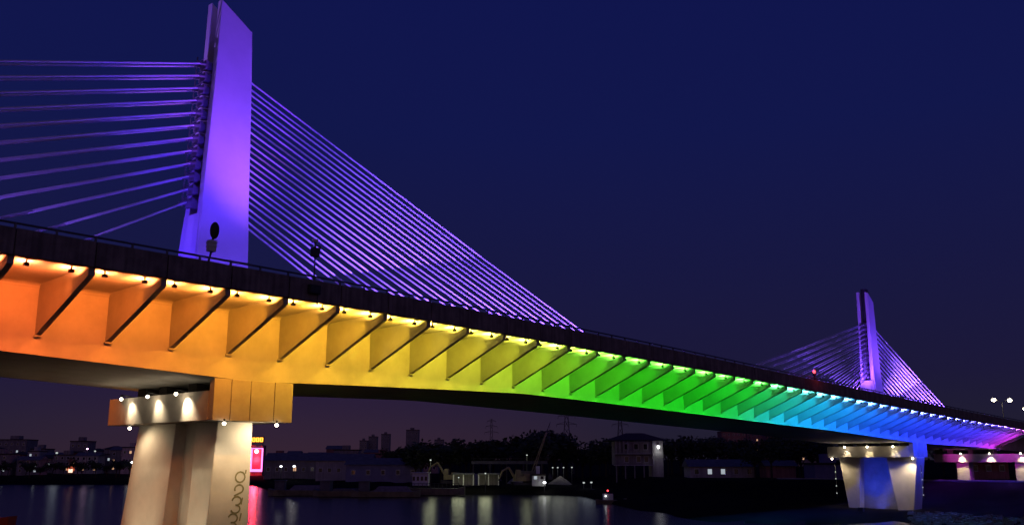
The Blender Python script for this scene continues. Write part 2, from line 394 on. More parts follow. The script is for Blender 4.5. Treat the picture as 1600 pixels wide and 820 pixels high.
stroke(arc(13.95, 3.2, .36, .34, 0, 360)); stroke([P(14.72,5.7), P(14.66,5.3)], .05); stroke([P(14.86,7.5), P(14.84,7.3)], .05); stroke([P(14.7,4.7), P(14.62,4.25)], .05)
mk.build('painted_marks', M['markpaint'], pr)

# pier two, across the river
sx0 = 138.3; z1 = 8.86
pr2 = shaft([(q(sx0,142.0,9.9,11.5,-1), q(sx0,142.0,9.1,12.75,z1))]).build('pier', M['pier'], bridge, bevel=.08)
shaft([(q(sx0,142.0,1.15,3.3,-1), q(sx0,142.0,-.25,4.75,z1))]).build('pier_leg', M['pier'], pr2, bevel=.08)
shaft([(q(sx0+1.9,141.2,3.1,10.1,-1), q(sx0+1.9,141.2,4.6,9.3,z1))]).build('recess_wall', M['cap'], pr2)
pier_cap(137.5, 144.1, -.02, 14.45, 8.85, 10.65, soff(140.8), pr2)
for yy in (11.0, 7.15, 2.9):
    bulb((136.7, yy, 10.55), pr2, .16); MB().tube((136.7,yy,10.85),(137.7,yy,10.7),.05,6).build('lamp_arm', M['steel'], pr2)
    lamp('SPOT', (136.8, yy, 10.45), 1300, WARM, (137.55, yy, 9.2), 62, .7, .06, pr2)
    lamp('POINT', (136.5, yy, 10.3), 25, WARM, r=.06, parent=pr2)
for yy, ty, pw in ((13.6, 11.6, 700), (.1, 1.6, 1300)):
    bulb((137.3, yy, 8.62), pr2, .16); lamp('SPOT', (137.0, yy, 8.5), pw, WARM, (138.4, ty, 4), 100, .9, .06, pr2)
lamp('SPOT', (136.6, 5.2, 8.6), 260, WARM, (138.3, 3.9, 3), 70, .9, .06, pr2)
MB().box(131.2,131.9,6.5,7.3,.3,.95).build('added_fill_box', M['lampbody'], pr2); MB().box(138.0,138.4,6.6,7.2,-.1,.4).build('added_fill_box', M['lampbody'], pr2)  # boxes for added blue lamps that stand in for deck spill in the recess
lamp('SPOT', (132.0, 6.9, .8), 3000, (.012,.05,1), (140.3, 6.9, 5.6), 50, .9, .1, pr2)
lamp('SPOT', (138.5, 6.9, .35), 900, (.012,.05,1), (140.3, 6.9, 4.6), 150, .9, .1, pr2)
for yy in (13.4, -.9):
    mm = MB().tube((137.9,yy,2.2),(137.9,yy,7.6),.05,6).build('marker_pole', M['steel'], pr2)
    for zz in (2.9,4.1,5.3,6.4): MB().ball((137.86, yy, zz), .10, 8, 5).build('marker_lamp', M['dimbulb'], mm)

# pier three, on the right bank
z3 = 8.05
pr3 = MB().box(186.6, 189.4, 5.9, 8.4, 2, z3+.01).build('pier', M['pier'], bridge, bevel=.08)
MB().box(186.6, 189.4, -5.2, -2.6, 2, z3+.01).build('pier_leg', M['pier'], pr3, bevel=.08)
m = MB().box(186, 190, -7.5, 12.5, z3, 9.7); m.build('pier_cap', M['cap'], pr3, bevel=.03)
for yy in (1.5, 5.5, 9.5, 12): MB().box(187, 189, yy-.5, yy+.5, 9.703, soff(188)+.1).build('bearing', M['joint'], pr3)
for yy in (6.95, 1.5, -4.2):
    bulb((185.2, yy, 9.75), pr3, .15); lamp('SPOT', (185.2, yy, 9.6), 1800, WARM, (186.1, yy, 8.0), 70, .8, .06, pr3)
    if yy != 1.5: lamp('SPOT', (184.6, yy, 9.6), 300, WARM, (186.8, yy, 5.5), 44, .9, .06, pr3)
for yy in (9.0, -1.6):  # added magenta fill lamps and their boxes, to tint the cap
    MB().box(179.7,180.3,yy-.3,yy+.3,soff(180)-.42,soff(180)+.03).build('floodlight', M['lampbody'], pr3)
lamp('SPOT', (180.4, 9, soff(180)-.5), 900, (.9,.05,.8), (186, 8, 9.5), 60, .9, .1, pr3)
lamp('SPOT', (180.4, -1.6, soff(180)-.5), 700, (.9,.05,.8), (186, -2, 9.5), 60, .9, .1, pr3)

# ------------------------------------------------------------------ fittings on the bridge
t = thing('mast_light', 'slender mast before the near pylon with pale box under a dark oval head', 'light mast', (6.55, -6.3, D(6.5)+1.66))
MB().path([(0,0,-.5),(.02,0,.1),(.16,0,.75),(.16,0,1.0)], .06, 8).build('pole', M['steel'], t)
mb = MB().box(-.1,.34,-.2,.2,.62,1.3); mb.box(-.14,.38,-.24,.24,.88,.96).box(-.14,.38,-.24,.24,1.12,1.2).build('control_box', M['white'], t, bevel=.03)
MB().ball((.26,0,1.92), .27, 12, 8, 1.9).build('lamp_head', M['lampbody'], t, smooth=True)
MB().tube((.16,0,1.28),(.22,0,1.5),.07,8).build('neck', M['steel'], t)

t = thing('camera_mast', 'thin dark mast with a crossarm and box standing on the deck amid the violet stays', 'mast', (13.95, -6.3, D(14)+1.66))
MB().tube((0,0,-.4),(0,0,2.55),.06,8,.045).build('pole', M['steel'], t)
MB().box(-.24,.24,-.2,.2,1.55,2.15).build('equipment_box', M['steel'], t, bevel=.03)
MB().tube((-.3,0,2.3),(.42,0,2.3),.035,6).tube((-.28,0,2.3),(-.28,0,2.5),.035,6).tube((.4,0,2.3),(.4,0,2.05),.035,6).build('crossarm', M['steel'], t)
MB().box(-.22,.14,-.1,.1,2.5,2.7).build('camera', M['white'], t, bevel=.03)
t = thing('junction_box', 'flat dark junction box fixed to the outside of the parapet below the camera mast', 'junction box', (13.75, -OV-.42, D(13.7)+1.02))
MB().box(-.42,.42,-.26,-.003,-.28,.3).build('casing', M['lampbody'], t, bevel=.03)
MB().box(-.36,.36,-.285,-.262,-.22,.24).build('cover', M['steel'], t)
MB().tube((.3,-.1,-.28),(.3,-.1,-1.0),.03,6).build('conduit', M['steel'], t)

t = thing('warning_beacon', 'red warning beacon glowing on a short post on the deck left of the far pylon', 'beacon', (87.6, -6.3, D(87.6)+1.66))
MB().tube((0,0,-.2),(0,0,.7),.09,8).build('post', M['steel'], t)
MB().ball((0,0,1.05), .17, 10, 6, 1.2).build('red_lens', M['redlamp'], t, smooth=True)
MB().box(-.22,.22,-.12,.12,.55,.8).build('bracket', M['steel'], t, bevel=.02)
lamp('POINT', (87.6, -7.2, D(87.6)+2.9), 40, (1,.05,.05), r=.2, parent=bridge)

def double_lamp(x, y, h, label, dx=(-1.9, 1.9)):
    z = D(x)+1.2
    t = thing('street_lamp', label, 'street lamp', (x, y, z), 0, 'street lamps on the deck beyond the far pylon')
    MB().tube((0,0,0),(0,0,h-.7),.13,8,.09).build('pole', M['tin'], t)
    for s in (-1, 1):
        MB().path([(0,0,h-.8),(s*1.1,s*.6*-1,h-.25),(s*1.9,s*-1.2,h-.05)], .06, 6).build('arm', M['tin'], t)
        hd = MB().box(s*2.0-.45,s*2.0+.45,s*-1.25-.2,s*-1.25+.2,h-.02,h+.12).build('lamp_head', M['lampbody'], t)
        MB().ball((s*2.0, s*-1.25, h-.2), .5, 10, 6, .8).build('lamp_lens', M['bulb'], hd, smooth=True)
        lamp('POINT', (x+s*2.0, y-s*1.25, z+h-.6), 250, WARM, r=.2, parent=t).location = (s*2.0, -s*1.25, h-.6)
    return t
double_lamp(226, 8.5, 8.6, 'whole double-armed street lamp on the deck right of the far pylon, both heads lit')
double_lamp(254, 8.5, 8.2, 'street lamp cut by the right edge of the photo, lower than its double-armed neighbour')

# ------------------------------------------------------------------ water and land
wm = bpy.data.materials.new('river_water'); wm.use_nodes = True; n_ = wm.node_tree.nodes; l_ = wm.node_tree.links; b = n_['Principled BSDF']
b.inputs['Base Color'].default_value = (.008,.007,.012,1); b.inputs['Roughness'].default_value = .2; b.inputs['IOR'].default_value = 1.33
tcw = n_.new('ShaderNodeTexCoord'); nw = n_.new('ShaderNodeTexNoise'); nw.inputs['Scale'].default_value = .55; nw.inputs['Detail'].default_value = 5; nw.inputs['Roughness'].default_value = .6
l_.new(tcw.outputs['Object'], nw.inputs['Vector'])
bw = n_.new('ShaderNodeBump'); bw.inputs['Strength'].default_value = .35; bw.inputs['Distance'].default_value = .12
l_.new(nw.outputs['Fac'], bw.inputs['Height']); l_.new(bw.outputs[0], b.inputs['Normal'])
struct(MB().add([(-9000,-9000,0),(9000,-9000,0),(9000,9000,0),(-9000,9000,0)], [(0,1,2,3)]).build('river_water', wm))

SH = [(-70,440),(-45,400),(-28,352),(-22,350),(-15.3,352),(-14.4,290),(-13.6,250),(-11,244),(-8.6,236),(-7.4,240),(-6.2,252),(-3,246),(0,243),(2.5,240),(4.2,232),(5.2,205),(6.3,180),(8.5,150),(11.4,131),(16,126),(20.3,128),(24,122),(30,100),(40,72),(55,45)]
RISE_L = [(-8,-2.5),(0,-.05),(4,1.2),(15,2.1),(60,2.6),(300,4),(1500,12),(12000,40)]
RISE_R = [(-8,-2),(0,-.05),(8,.1),(25,.3),(36,.5),(47,1.3),(60,2.3),(66,4.3),(300,5),(1500,12),(12000,40)]
bank = MB(); cols = 150; rows = [r for r,_ in RISE_L[:4]] + [25,36,47,60,66,80,110,150,220,300,600,1500,4000,12000]
grid = []
for i in range(cols+1):
    dg = -70 + 125*i/cols; s = lerp(SH, dg) + 4*noise.noise(Vector((dg*.6,0,3)))
    k = min(1, max(0, (dg-4)/4))
    for r in rows:
        z = lerp(RISE_L, r)*(1-k) + lerp(RISE_R, r)*k
        if 2 < r < 300: z += (.5-.3*k)*noise.noise(Vector((dg*1.3, r*.12, 1)))
        grid.append(site(dg, s+r, z))
nr = len(rows)
bank.add(grid, [(i*nr+j, (i+1)*nr+j, (i+1)*nr+j+1, i*nr+j+1) for i in range(cols) for j in range(nr-1)])
struct(bank.build('river_bank', M['soil'], smooth=True))
def ground(deg, dep):
    s = lerp(SH, deg); k = min(1, max(0, (deg-4)/4)); r = dep-s
    return max(.1, lerp(RISE_L, r)*(1-k) + lerp(RISE_R, r)*k)

# rubble on the right bank by pier two
rb = MB(); rr = random.Random(3)
for _ in range(420):
    dg = rr.uniform(22.5, 28.5); dep = lerp(SH, dg) + rr.uniform(1, 26); s = rr.uniform(.15, .55)
    c = site(dg, dep, ground(dg, dep)+s*.2); vs = []
    for k in range(8):
        sg = Vector(((1 if k & 1 else -1), (1 if k & 2 else -1), (1 if k & 4 else -1)))
        vs.append(c + Vector((sg.x*s*rr.uniform(.5,1), sg.y*s*rr.uniform(.5,1), sg.z*s*rr.uniform(.35,.7))))
    rb.add(vs, [(0,2,3,1),(4,5,7,6),(0,1,5,4),(2,6,7,3),(0,4,6,2),(1,3,7,5)])
struct(rb.build('rubble', M['stone']), 'stuff')

# ------------------------------------------------------------------ far bank: trees
def leaf_crown(rx, rz, n, seed, clumps):
    r = random.Random(seed); m = MB(); cl = []
    for _ in range(clumps):
        a = r.uniform(0, 6.283); e = r.uniform(-.6, 1); d = r.uniform(.25, .8)
        cl.append((Vector((math.cos(a)*rx*d, math.sin(a)*rx*d, rz*(.25+.62*e*d+.2))), r.uniform(.28,.5)*rx))
    for i in range(n):
        c, s = cl[i % clumps]
        d = Vector((r.gauss(0,1), r.gauss(0,1), r.gauss(0,.75))); d = d.normalized()*s*r.uniform(.35,1.1)
        p = c + d; u = Vector((r.gauss(0,1), r.gauss(0,1), r.gauss(0,1))).normalized(); v = u.orthogonal().normalized()
        k = r.uniform(.16,.42)*rx*.36
        m.add([p-u*k, p-v*k*.55, p+u*k, p+v*k*.55], [(0,1,2,3)])
    return m, cl
TREES = []
def make_tree(name, label, h, rx, seed, group):
    t = thing(name, label, 'tree', (0,0,-500), 0, group)
    m, cl = leaf_crown(rx, h*.5, 620, seed, 13)
    tr = MB().tube((0,0,-.6),(0,0,h*.5),h*.028,7,h*.014)
    for c, s in cl[:6]: tr.tube((0,0,h*.34),(c.x*.8,c.y*.8,c.z*.9+h*.42),h*.012,5,h*.004)
    tr.build('trunk', M['bark'], t)
    m.v = [(x, y, z+h*.42) for x, y, z in m.v]
    m.build('crown', M['leaf'], t)
    return t
TG = 'dark trees massed along the far river bank'
TL = 'dark leafy tree standing in the night-time mass along the far river bank'
protos = [make_tree('broadleaf_tree', TL, 9, 3.6, k, TG) for k in (1,2,3)]
used = set()
def tree(deg, dep, h, rz=None, wid=1.0):
    k = random.randrange(3); p = protos[k]; loc = site(deg, dep, ground(deg, dep)-.1); rz = random.uniform(0, 6.28); sc = (h/9*wid, h/9*wid, h/9)
    if k not in used: used.add(k); p.location = loc; p.rotation_euler = (0,0,rz); p.scale = sc; return p
    return dup(p, loc, rz, None, sc)
rt = random.Random(11)
def belt(d0, d1, n, dep0, dep1, h0, h1):
    for i in range(n):
        tree(d0+(d1-d0)*(i+rt.uniform(.1,.9))/n, rt.uniform(dep0, dep1), rt.uniform(h0, h1), wid=rt.uniform(1.0,1.5))
belt(-29.5,-21,17, 365,400, 5,7.5)
belt(-14.2,-7.5,12, 345,380, 5.5,8)
belt(-7.6,-5.2,5, 330,350, 9,14)
belt(-6.2,-4.2,4, 275,285, 11,14.5)
belt(-3.8,1.2,12, 320,360, 11,14.5)
belt(1.0,3.2,6, 290,320, 14,16.5)
belt(3.2,7.0,9, 300,340, 10,13)
belt(8.6,13.5,11, 270,300, 9,12)
belt(13.5,18.2,10, 215,250, 7.5,11)
belt(24.2,29,6, 235,260, 6,9)

# ------------------------------------------------------------------ far bank: buildings
def building(name, label, cat, deg, dep, wx, wy, h, wall, roof='flat', wins=None, lit=(), rz=0, z=None, litmat='winwarm', group=None, wsize=(1.0,1.2)):
    gz = ground(deg, dep)-.3 if z is None else z
    t = thing(name, label, cat, site(deg, dep, gz), YAW+rz, group)
    MB().box(-wx/2,wx/2,-wy/2,wy/2,0,h).build('wall', M[wall], t)
    if roof == 'flat':
        rm = MB().box(-wx/2-.2,wx/2+.2,-wy/2-.2,wy/2+.2,h+.003,h+.45).build('roof', M['roof'], t)
        MB().box(-wx*.2,wx*.1,-wy*.2,wy*.2,h+.45,h+2.4).build('tank_house', M[wall], rm)
    elif roof == 'hip':
        e = 1.2; k = min(wx,wy)*.5
        MB().add([(-wx/2-e,-wy/2-e,h),(wx/2+e,-wy/2-e,h),(wx/2+e,wy/2+e,h),(-wx/2-e,wy/2+e,h),(-wx/2+k*.8,0,h+k*.42),(wx/2-k*.8,0,h+k*.42)],
                 [(0,3,2,1),(0,1,5,4),(1,2,5),(2,3,4,5),(3,0,4)]).build('roof', M['roof'], t)
    elif roof == 'gable':
        e = .5
        MB().prism([(-wx/2-e,-wy/2-e,h),(-wx/2-e,wy/2+e,h),(-wx/2-e,0,h+wy*.22)],[(wx/2+e,-wy/2-e,h),(wx/2+e,wy/2+e,h),(wx/2+e,0,h+wy*.22)]).build('roof', M['tin'], t)
    if wins:
        nx, nz = wins; i = 0
        for c in range(nz):
            for a in range(nx):
                x = -wx/2 + wx*(a+.5)/nx; zc = 1.6 + (h-1.2)*(c+.35)/nz; w_, h_ = wsize
                f = MB(); f.box(x-w_/2-.12,x+w_/2+.12,-wy/2-.1,-wy/2-.003,zc-h_/2-.12,zc-h_/2).box(x-w_/2-.12,x+w_/2+.12,-wy/2-.1,-wy/2-.003,zc+h_/2,zc+h_/2+.12)
                f.box(x-w_/2-.12,x-w_/2,-wy/2-.1,-wy/2-.003,zc-h_/2,zc+h_/2).box(x+w_/2,x+w_/2+.12,-wy/2-.1,-wy/2-.003,zc-h_/2,zc+h_/2)
                o = f.build('window', M['white'], t)
                MB().box(x-w_/2,x+w_/2,-wy/2-.05,-wy/2-.006,zc-h_/2,zc+h_/2).build('pane', M[litmat] if i in lit else M['glass'], o)
                i += 1
    return t
G1 = 'low houses on the left of the far bank'
building('apartment_block','wide dark flat-roofed block at the left edge of the far bank','building',-27.6,520,16,12,17,'plaster',wins=(5,4),lit=(6,13),litmat='wincool')
building('town_house','narrow pale house right of the wide dark block on the far bank','house',-26.6,470,5.5,8,10.5,'plaster_pale',wins=(2,3),lit=(1,4),litmat='wincool')
building('town_house','low house with a single cool lit window beside a white lamp','house',-25.6,470,10,8,8.5,'plaster','gable',wins=(3,2),lit=(4,),litmat='wincool')
building('town_house','tall dark house behind the red shopfront on the far bank','house',-24.4,480,9,9,15.5,'plaster',wins=(3,4),lit=(2,))
t = building('shop_building','low shop with a glowing red front and white strip on the far bank','shop',-24.25,455,13,7,7,'plaster_red',wins=None)
MB().box(-6.2,1.5,-3.6,-3.51,1.6,3.6).build('shop_front', M['shopred'], t); MB().box(2.2,6.2,-3.62,-3.51,3.9,4.7).build('light_strip', M['shopwhite'], t); MB().box(-5.6,-3.6,-3.66,-3.61,.8,2.4).build('lit_door', M['shopwhite'], t)
building('town_house','grey house right of the red shopfront, dim windows under a flat roof','house',-23.0,465,11,8,9,'plaster',wins=(4,2),lit=(1,6),litmat='wincool')
building('warehouse','long low warehouse right of the pink neon tower on the far bank','warehouse',-12.4,330,24,12,6.2,'plaster','gable',wins=(8,1),lit=(3,))
building('warehouse','tin-roofed warehouse with pale wall left of the dark round trees','warehouse',-9.9,300,17,10,6.2,'plaster_pale','gable',wins=(6,1),lit=(5,))
building('warehouse','bluish tin shed by the water left of the lit gravel yard','warehouse',-7.6,285,22,9,5.2,'shed','gable',wins=(5,1))
for i,(dg,dp,w_,h,lb) in enumerate([(-8.9,900,7,25,'short square tower block far off, leftmost of the distant pair'),(-8.35,910,8,29,'taller tower block touching the short square one far off'),
        (-7.6,1000,9,34,'tall stepped tower far off behind the dark round trees'),(-6.0,900,12,35,'broad distant tower block just left of the lit yard trees'),(-4.4,950,9,27,'slim distant tower rising behind the yard trees')]):
    building('tower_block', lb, 'tower', dg, dp, w_, 9, h, 'plaster', wins=(3,6), lit=(4,), z=3)
building('apartment_building','reddish apartment block far off under the girder, leftmost of three','building',13.1,700,18,14,27,'plaster_red',wins=(5,7),lit=(8,17),z=3)
building('apartment_building','tall reddish apartment block under the girder, middle of three','building',14.3,720,12,14,31,'plaster_red',wins=(4,8),lit=(9,14,22),z=3)
building('apartment_building','pinkish apartment block under the girder, rightmost of three','building',15.4,690,11,14,26,'plaster_red',wins=(4,7),lit=(11,),z=3)
building('apartment_building','pale violet block seen between the girder and the bluish shed','building',16.9,560,15,12,22,'plaster',wins=(5,5),lit=(7,),z=3)
building('low_shed','flat bluish shed left of the far pier under the bridge','shed',18.5,218,9.5,8,4.6,'shed','flat',z=2.9)
building('low_shed','long low shed behind the dark slope under the green part of the bridge','shed',12.3,235,16,8,3.6,'plaster_pale','gable',wins=(5,1),lit=(1,2),litmat='wincool',z=3.4)
building('low_shed','small reddish shed right of the long low shed on the dark slope','shed',15.6,228,7,6,4.0,'plaster_red','gable',z=3.2)

# the three-storey house with a hip roof and a lit stair tower
t = thing('riverside_house','three-storey house with overhanging hip roof, balconies and a lamp on its stair tower','house',site(7.35,250,2.2),YAW)
MB().box(-5.5,4.2,-4,4,5.2,11.2).build('wall', M['plaster'], t)
MB().box(4.22,6.9,-4.6,3.6,0,11.3).build('stair_tower', M['plaster_pale'], t)
MB().add([(-8,-6,11.4),(8.2,-6,11.4),(8.2,6,11.4),(-8,6,11.4),(-2,0,13.4),(2.4,0,13.4)],[(0,3,2,1),(0,1,5,4),(1,2,5),(2,3,4,5),(3,0,4)]).build('roof', M['roof'], t)
MB().box(-5.9,4.2,-5.2,-4.01,7.9,8.1).build('balcony', M['plaster_pale'], t); MB().box(-5.9,4.2,-5.2,-4.01,5.0,5.2).build('balcony', M['plaster_pale'], t)
for x in (-5.3,-3.0,-.6,1.8,3.9): MB().box(x-.15,x+.15,-5.1,-4.8,0,5.0).build('column', M['plaster'], t)
for x in (-5.3,-4.3,-3.3,-2.3): MB().box(x-.12,x+.12,-5.1,-4.9,8.1,11.2).build('post', M['plaster_pale'], t)
for x,zc in ((-2.5,9.8),(0,9.8),(2.4,9.8),(-2.5,6.6),(.6,6.6),(2.6,6.6)):
    o = MB().box(x-.6,x+.6,-4.06,-4.004,zc-.8,zc+.8).build('window', M['white'], t); MB().box(x-.5,x+.5,-4.09,-4.062,zc-.7,zc+.7).build('pane', M['glass'], o)
lh = MB().box(5.4,5.9,-5.0,-4.6,10.1,10.3).build('lamp', M['lampbody'], t); MB().ball((5.65,-4.95,9.75),.34,10,6,1.3).build('lamp_lens', M['whitebulb'], lh)
l = lamp('SPOT',(5.65,-5.3,9.6),120,(.95,.97,1),(5.65,-4.4,3),120,.8,.1,t)
l = lamp('POINT',(5.65,-5.6,9.4),10,(.95,.97,1),r=.1,parent=t)

# neon tower by the water
t = thing('neon_tower','narrow tower outlined in pink neon with an orange sign on top, red reflection below','tower',site(-14.98,405,1.6),YAW)
MB().box(-2.5,2.5,-2.5,2.5,0,13.6).build('wall', M['plaster_red'], t)
MB().box(-1.6,1.6,-2.58,-2.51,4.0,10.4).build('red_panel', M['redpanel'], t)
nm = MB()
for x in (-2.5,2.05): nm.box(x,x+.55,-2.72,-2.52,2.6,12.4)
nm.box(-1.94,2.04,-2.72,-2.52,2.6,3.6).box(-1.94,2.04,-2.72,-2.52,12.05,12.4)
nm.build('neon_outline', M['pinkneon'], t)
MB().ball((-.1,-3.0,11.0),.8,12,8).build('round_lamp', M['pinkball'], t)
fr = MB().box(-2.7,2.7,-2.3,-1.9,14.6,17.2); fr.box(-2.3,-2.0,-2.2,-1.9,13.6,14.6).box(2.0,2.3,-2.2,-1.9,13.6,14.6)
sg = fr.build('roof_sign', M['steel'], t)
cm = MB()                             # three illegible square characters
for x in (-2.35,-.72,.9):
    cm.box(x,x+1.3,-2.42,-2.31,16.5,16.75).box(x,x+1.3,-2.42,-2.31,15.75,15.98).box(x,x+1.3,-2.42,-2.31,15.0,15.25).box(x,x+.24,-2.42,-2.31,15.26,16.49).box(x+1.06,x+1.3,-2.42,-2.31,15.26,16.49)
lamp('POINT', (-.2,-4.5,7.5), 6500, (1,.03,.06), r=1.3, parent=t)  # added red light that strengthens the tower's reflection in the water
cm.build('sign_characters', M['orangesign'], sg)

# ------------------------------------------------------------------ gravel yard on the point
t = thing('work_barge','moored work barge with yellowish hull and white cabin in front of the yard','barge',site(-4.6,238,.0),YAW)
MB().loft([[(x,-2.2*k,.15),(x,2.2*k,.15),(x,2.5*k,1.7+zz),(x,-2.5*k,1.7+zz)] for x,k,zz in ((-7.6,.55,.5),(-6,1,.1),(5.6,1,0),(7.4,.6,.5))]).build('hull', M['hull'], t)
MB().box(-5.6,-1.6,-1.6,1.6,2.4,5.4).box(-5.9,-1.3,-1.9,1.9,5.4,5.6).build('cabin', M['white'], t)
for x in (-5.2,-4.2,-3.2,-2.2): MB().box(x-.3,x+.3,-1.66,-1.605,3.6,4.6).build('window', M['glass'], t)
rl = MB()
for x in range(-6,7): rl.box(x-.05,x+.05,-2.3,-2.2,1.7,2.9)
rl.box(-6.05,6.05,-2.32,-2.18,2.9,3.0).box(-6.05,6.05,-2.32,-2.18,2.3,2.38); rl.build('railing', M['steel'], t)
def excavator(deg, dep, z, rz, label, k=1.0):
    t = thing('excavator', label, 'excavator', site(deg,dep,z), YAW+rz)
    for s in (-1,1): MB().loft([[(-2,s*1.3-.3,.1),(-2,s*1.3+.3,.1),(-2.3,s*1.3+.3,.5),(-2.3,s*1.3-.3,.5)],[(2,s*1.3-.3,.0),(2,s*1.3+.3,.0),(2.3,s*1.3+.3,.9),(2.3,s*1.3-.3,.9)]]).build('track', M['steel'], t)
    MB().box(-2.2,1.6,-1.4,1.4,1.0,2.3).box(-2.2,-.6,-1.4,1.4,2.3,2.9).build('body', M['yellow'], t, bevel=.08)
    cb = MB().hexa(q(.2,1.6,.3,1.4,2.3), q(.3,1.3,.35,1.35,3.9)).build('cab', M['yellow'], t); MB().box(.5,1.15,.24,.29,2.8,3.7).build('window', M['glass'], cb)
    MB().tube((1.5,-.2,2.0),(3.8*k,-.2,5.6*k),.36,6,.26).tube((3.8*k,-.2,5.6*k),(6.0*k,-.2,4.4*k),.26,6,.22).build('boom', M['yellow'], t)
    MB().tube((6.0*k,-.2,4.4*k),(6.9*k,-.2,1.9*k),.24,6,.16).build('stick', M['yellow'], t)
    MB().hexa(q(6.2*k,7.4*k,-.8,.4,1.1), q(6.5*k,7.3*k,-.8,.4,2.0*k)).build('bucket', M['steel'], t)
excavator(-3.7,262,2.4,2.9,'yellowish excavator with raised arm behind the work barge')
t = thing('conveyor','long inclined pale conveyor gantry on posts above the gravel yard','conveyor',site(-.1,256,2.4),YAW)
MB().hexa(q(-10.5,10,-.8,.8,5.2), q(-10.5,10,-.8,.8,6.0)).build('belt_frame', M['tin'], t)
for x in (-10,-5.5,-1,3.5,8.5): MB().box(x-.15,x+.15,-.6,.6,0,5.19).build('post', M['steel'], t)
rl = MB().box(-10.5,10,-.86,-.8,6.6,6.7)
for x in range(-10,11,2): rl.box(x-.05,x+.05,-.86,-.8,5.7,6.6)
rl.build('railing', M['steel'], t)
t = thing('grab_crane','tall leaning grab crane with pale lattice boom at the gravel yard','crane',site(1.1,250,2.2),YAW)
MB().box(-2,2,-1.5,1.5,0,1.2).build('undercarriage', M['steel'], t); MB().box(-2.4,1.2,-1.4,1.4,1.21,3.6).build('machine_house', M['hull'], t, bevel=.05)
bm = MB()
for yy in (-.5,.5):
    for dx in (-.35,.35): bm.tube((.4+dx,yy,2.6),(4.3+dx*.3,yy*.4,13.5),.12,5)
for i in range(9):
    f = i/9; g = (i+1)/9
    bm.tube((.4+3.9*f-.35*(1-f*.7),-.5+.3*f,2.6+10.9*f),(.4+3.9*g+.35*(1-g*.7),-.5+.3*g,2.6+10.9*g),.07,4)
bm.build('boom', M['yellow'], t); MB().tube((4.3,0,13.5),(5.4,0,16.3),.14,6,.07).build('jib', M['steel'], t)
MB().tube((-1.9,0,3.6),(4.3,0,13.5),.05,4).tube((5.2,0,15.6),(5.2,0,3.0),.05,4).build('cable', M['steel'], t)
MB().hexa(q(4.7,5.7,-.5,.5,1.4), q(4.95,5.45,-.3,.3,3.0)).build('grab', M['steel'], t)
excavator(.5,247,2.3,3.4,'excavator with its arm reaching down left of the grab crane', .8)
building('site_office','small white site cabin with a bright lamp at the foot of the grab crane','cabin',1.6,246,3.4,2.6,2.6,'white','flat',wins=(2,1),lit=(0,),litmat='wincool',z=2.1,wsize=(.8,.8))
for i,(dg,lb) in enumerate([(-2.9,'open yard shed nearest the work barge'),(-1.4,'open yard shed below the middle of the conveyor')]):
    t = thing('yard_shed', lb+', low tin roof on posts', 'shed', site(dg,251,2.2), YAW)
    MB().hexa(q(-3,3,-2,2,2.7), q(-2.8,2.8,-1.9,1.9,3.1)).build('roof', M['tin'], t)
    for x in (-2.6,0,2.6): MB().box(x-.12,x+.12,-1.8,-1.6,0,2.69).build('post', M['white'], t)
    MB().box(-2.7,2.7,1.6,1.75,0,2.65).build('back_wall', M['plaster'], t)
rg = random.Random(5)
for i,(dg,dp,r_,h,lb) in enumerate([(-2.2,262,4.5,3.2,'broad pale gravel heap between the yard sheds'),(.6,270,5.5,4.0,'tallest gravel heap behind the grab crane'),(2.9,262,4.5,2.6,'low gravel heap right of the site cabin')]):
    hp = MB(); rings = []
    for k in range(6):
        f = k/5; rings.append([(math.cos(a*.3927)*r_*(1-f*.93)*rg.uniform(.9,1.1), math.sin(a*.3927)*r_*.8*(1-f*.93)*rg.uniform(.9,1.1), h*f+rg.uniform(-.1,.1)) for a in range(16)])
    o = hp.loft(rings).build('gravel_heap', M['stone'], None, smooth=True); o.location = site(dg,dp,1.7); tag(o, lb, 'gravel heap', 'gravel heaps in the yard')

def yard_lamp(deg, dep, h, label, matk, pw, col, r=.3, z=None):
    gz = ground(deg,dep) if z is None else z
    t = thing('lamp_post', label, 'lamp post', site(deg,dep,gz), YAW, 'lamp posts along the far bank')
    MB().tube((0,0,-.3),(0,0,h),.09,6).build('pole', M['steel'], t)
    hd = MB().box(-.3,.3,-.5,.1,h,h+.14).build('lamp_head', M['lampbody'], t); MB().ball((0,-.3,h-.02-r*.6),r,10,6,.7).build('lamp_lens', M[matk], hd)
    if pw: lamp('POINT', (0,-.6,h-1.0), pw, col, r=1.7, parent=t)
yard_lamp(1.95,243,2.6,'short white work lamp at the water below the grab crane','whitebulb',45,(.95,1,.8),.42)
yard_lamp(-4.9,255,7.5,'tall lamp post behind the work barge cabin','dimbulb',150,(.95,1,.6),.25)
yard_lamp(-1.6,246,5.0,'lamp post among the yard sheds below the conveyor','dimbulb',130,(.95,1,.6),.22)
yard_lamp(.9,262,8.0,'lamp post behind the boom of the grab crane','dimbulb',130,(.95,1,.6),.22)
yard_lamp(-3.2,247,4.2,'lamp post at the right end of the work barge','dimbulb',150,(.95,1,.6),.2)
for dg,lb in ((2.45,'leftmost lamp of the short row right of the grab crane'),(2.75,'second lamp of the short row right of the grab crane'),(3.1,'third lamp of the short row right of the grab crane'),(3.6,'rightmost lamp of the short row right of the grab crane')):
    yard_lamp(dg,262,4.6,lb,'dimbulb',30,(.95,1,.85),.22)
yard_lamp(-13.65,300,4.6,'left one of two white lamps right of the neon tower','whitebulb',60,(1,.95,.85),.42)
yard_lamp(-12.9,300,4.6,'right one of two white lamps right of the neon tower','whitebulb',60,(1,.95,.85),.45)
yard_lamp(-10.35,330,7.2,'pale lamp standing above the low warehouse roofs','dimbulb',60,(1,.8,.6),.5)
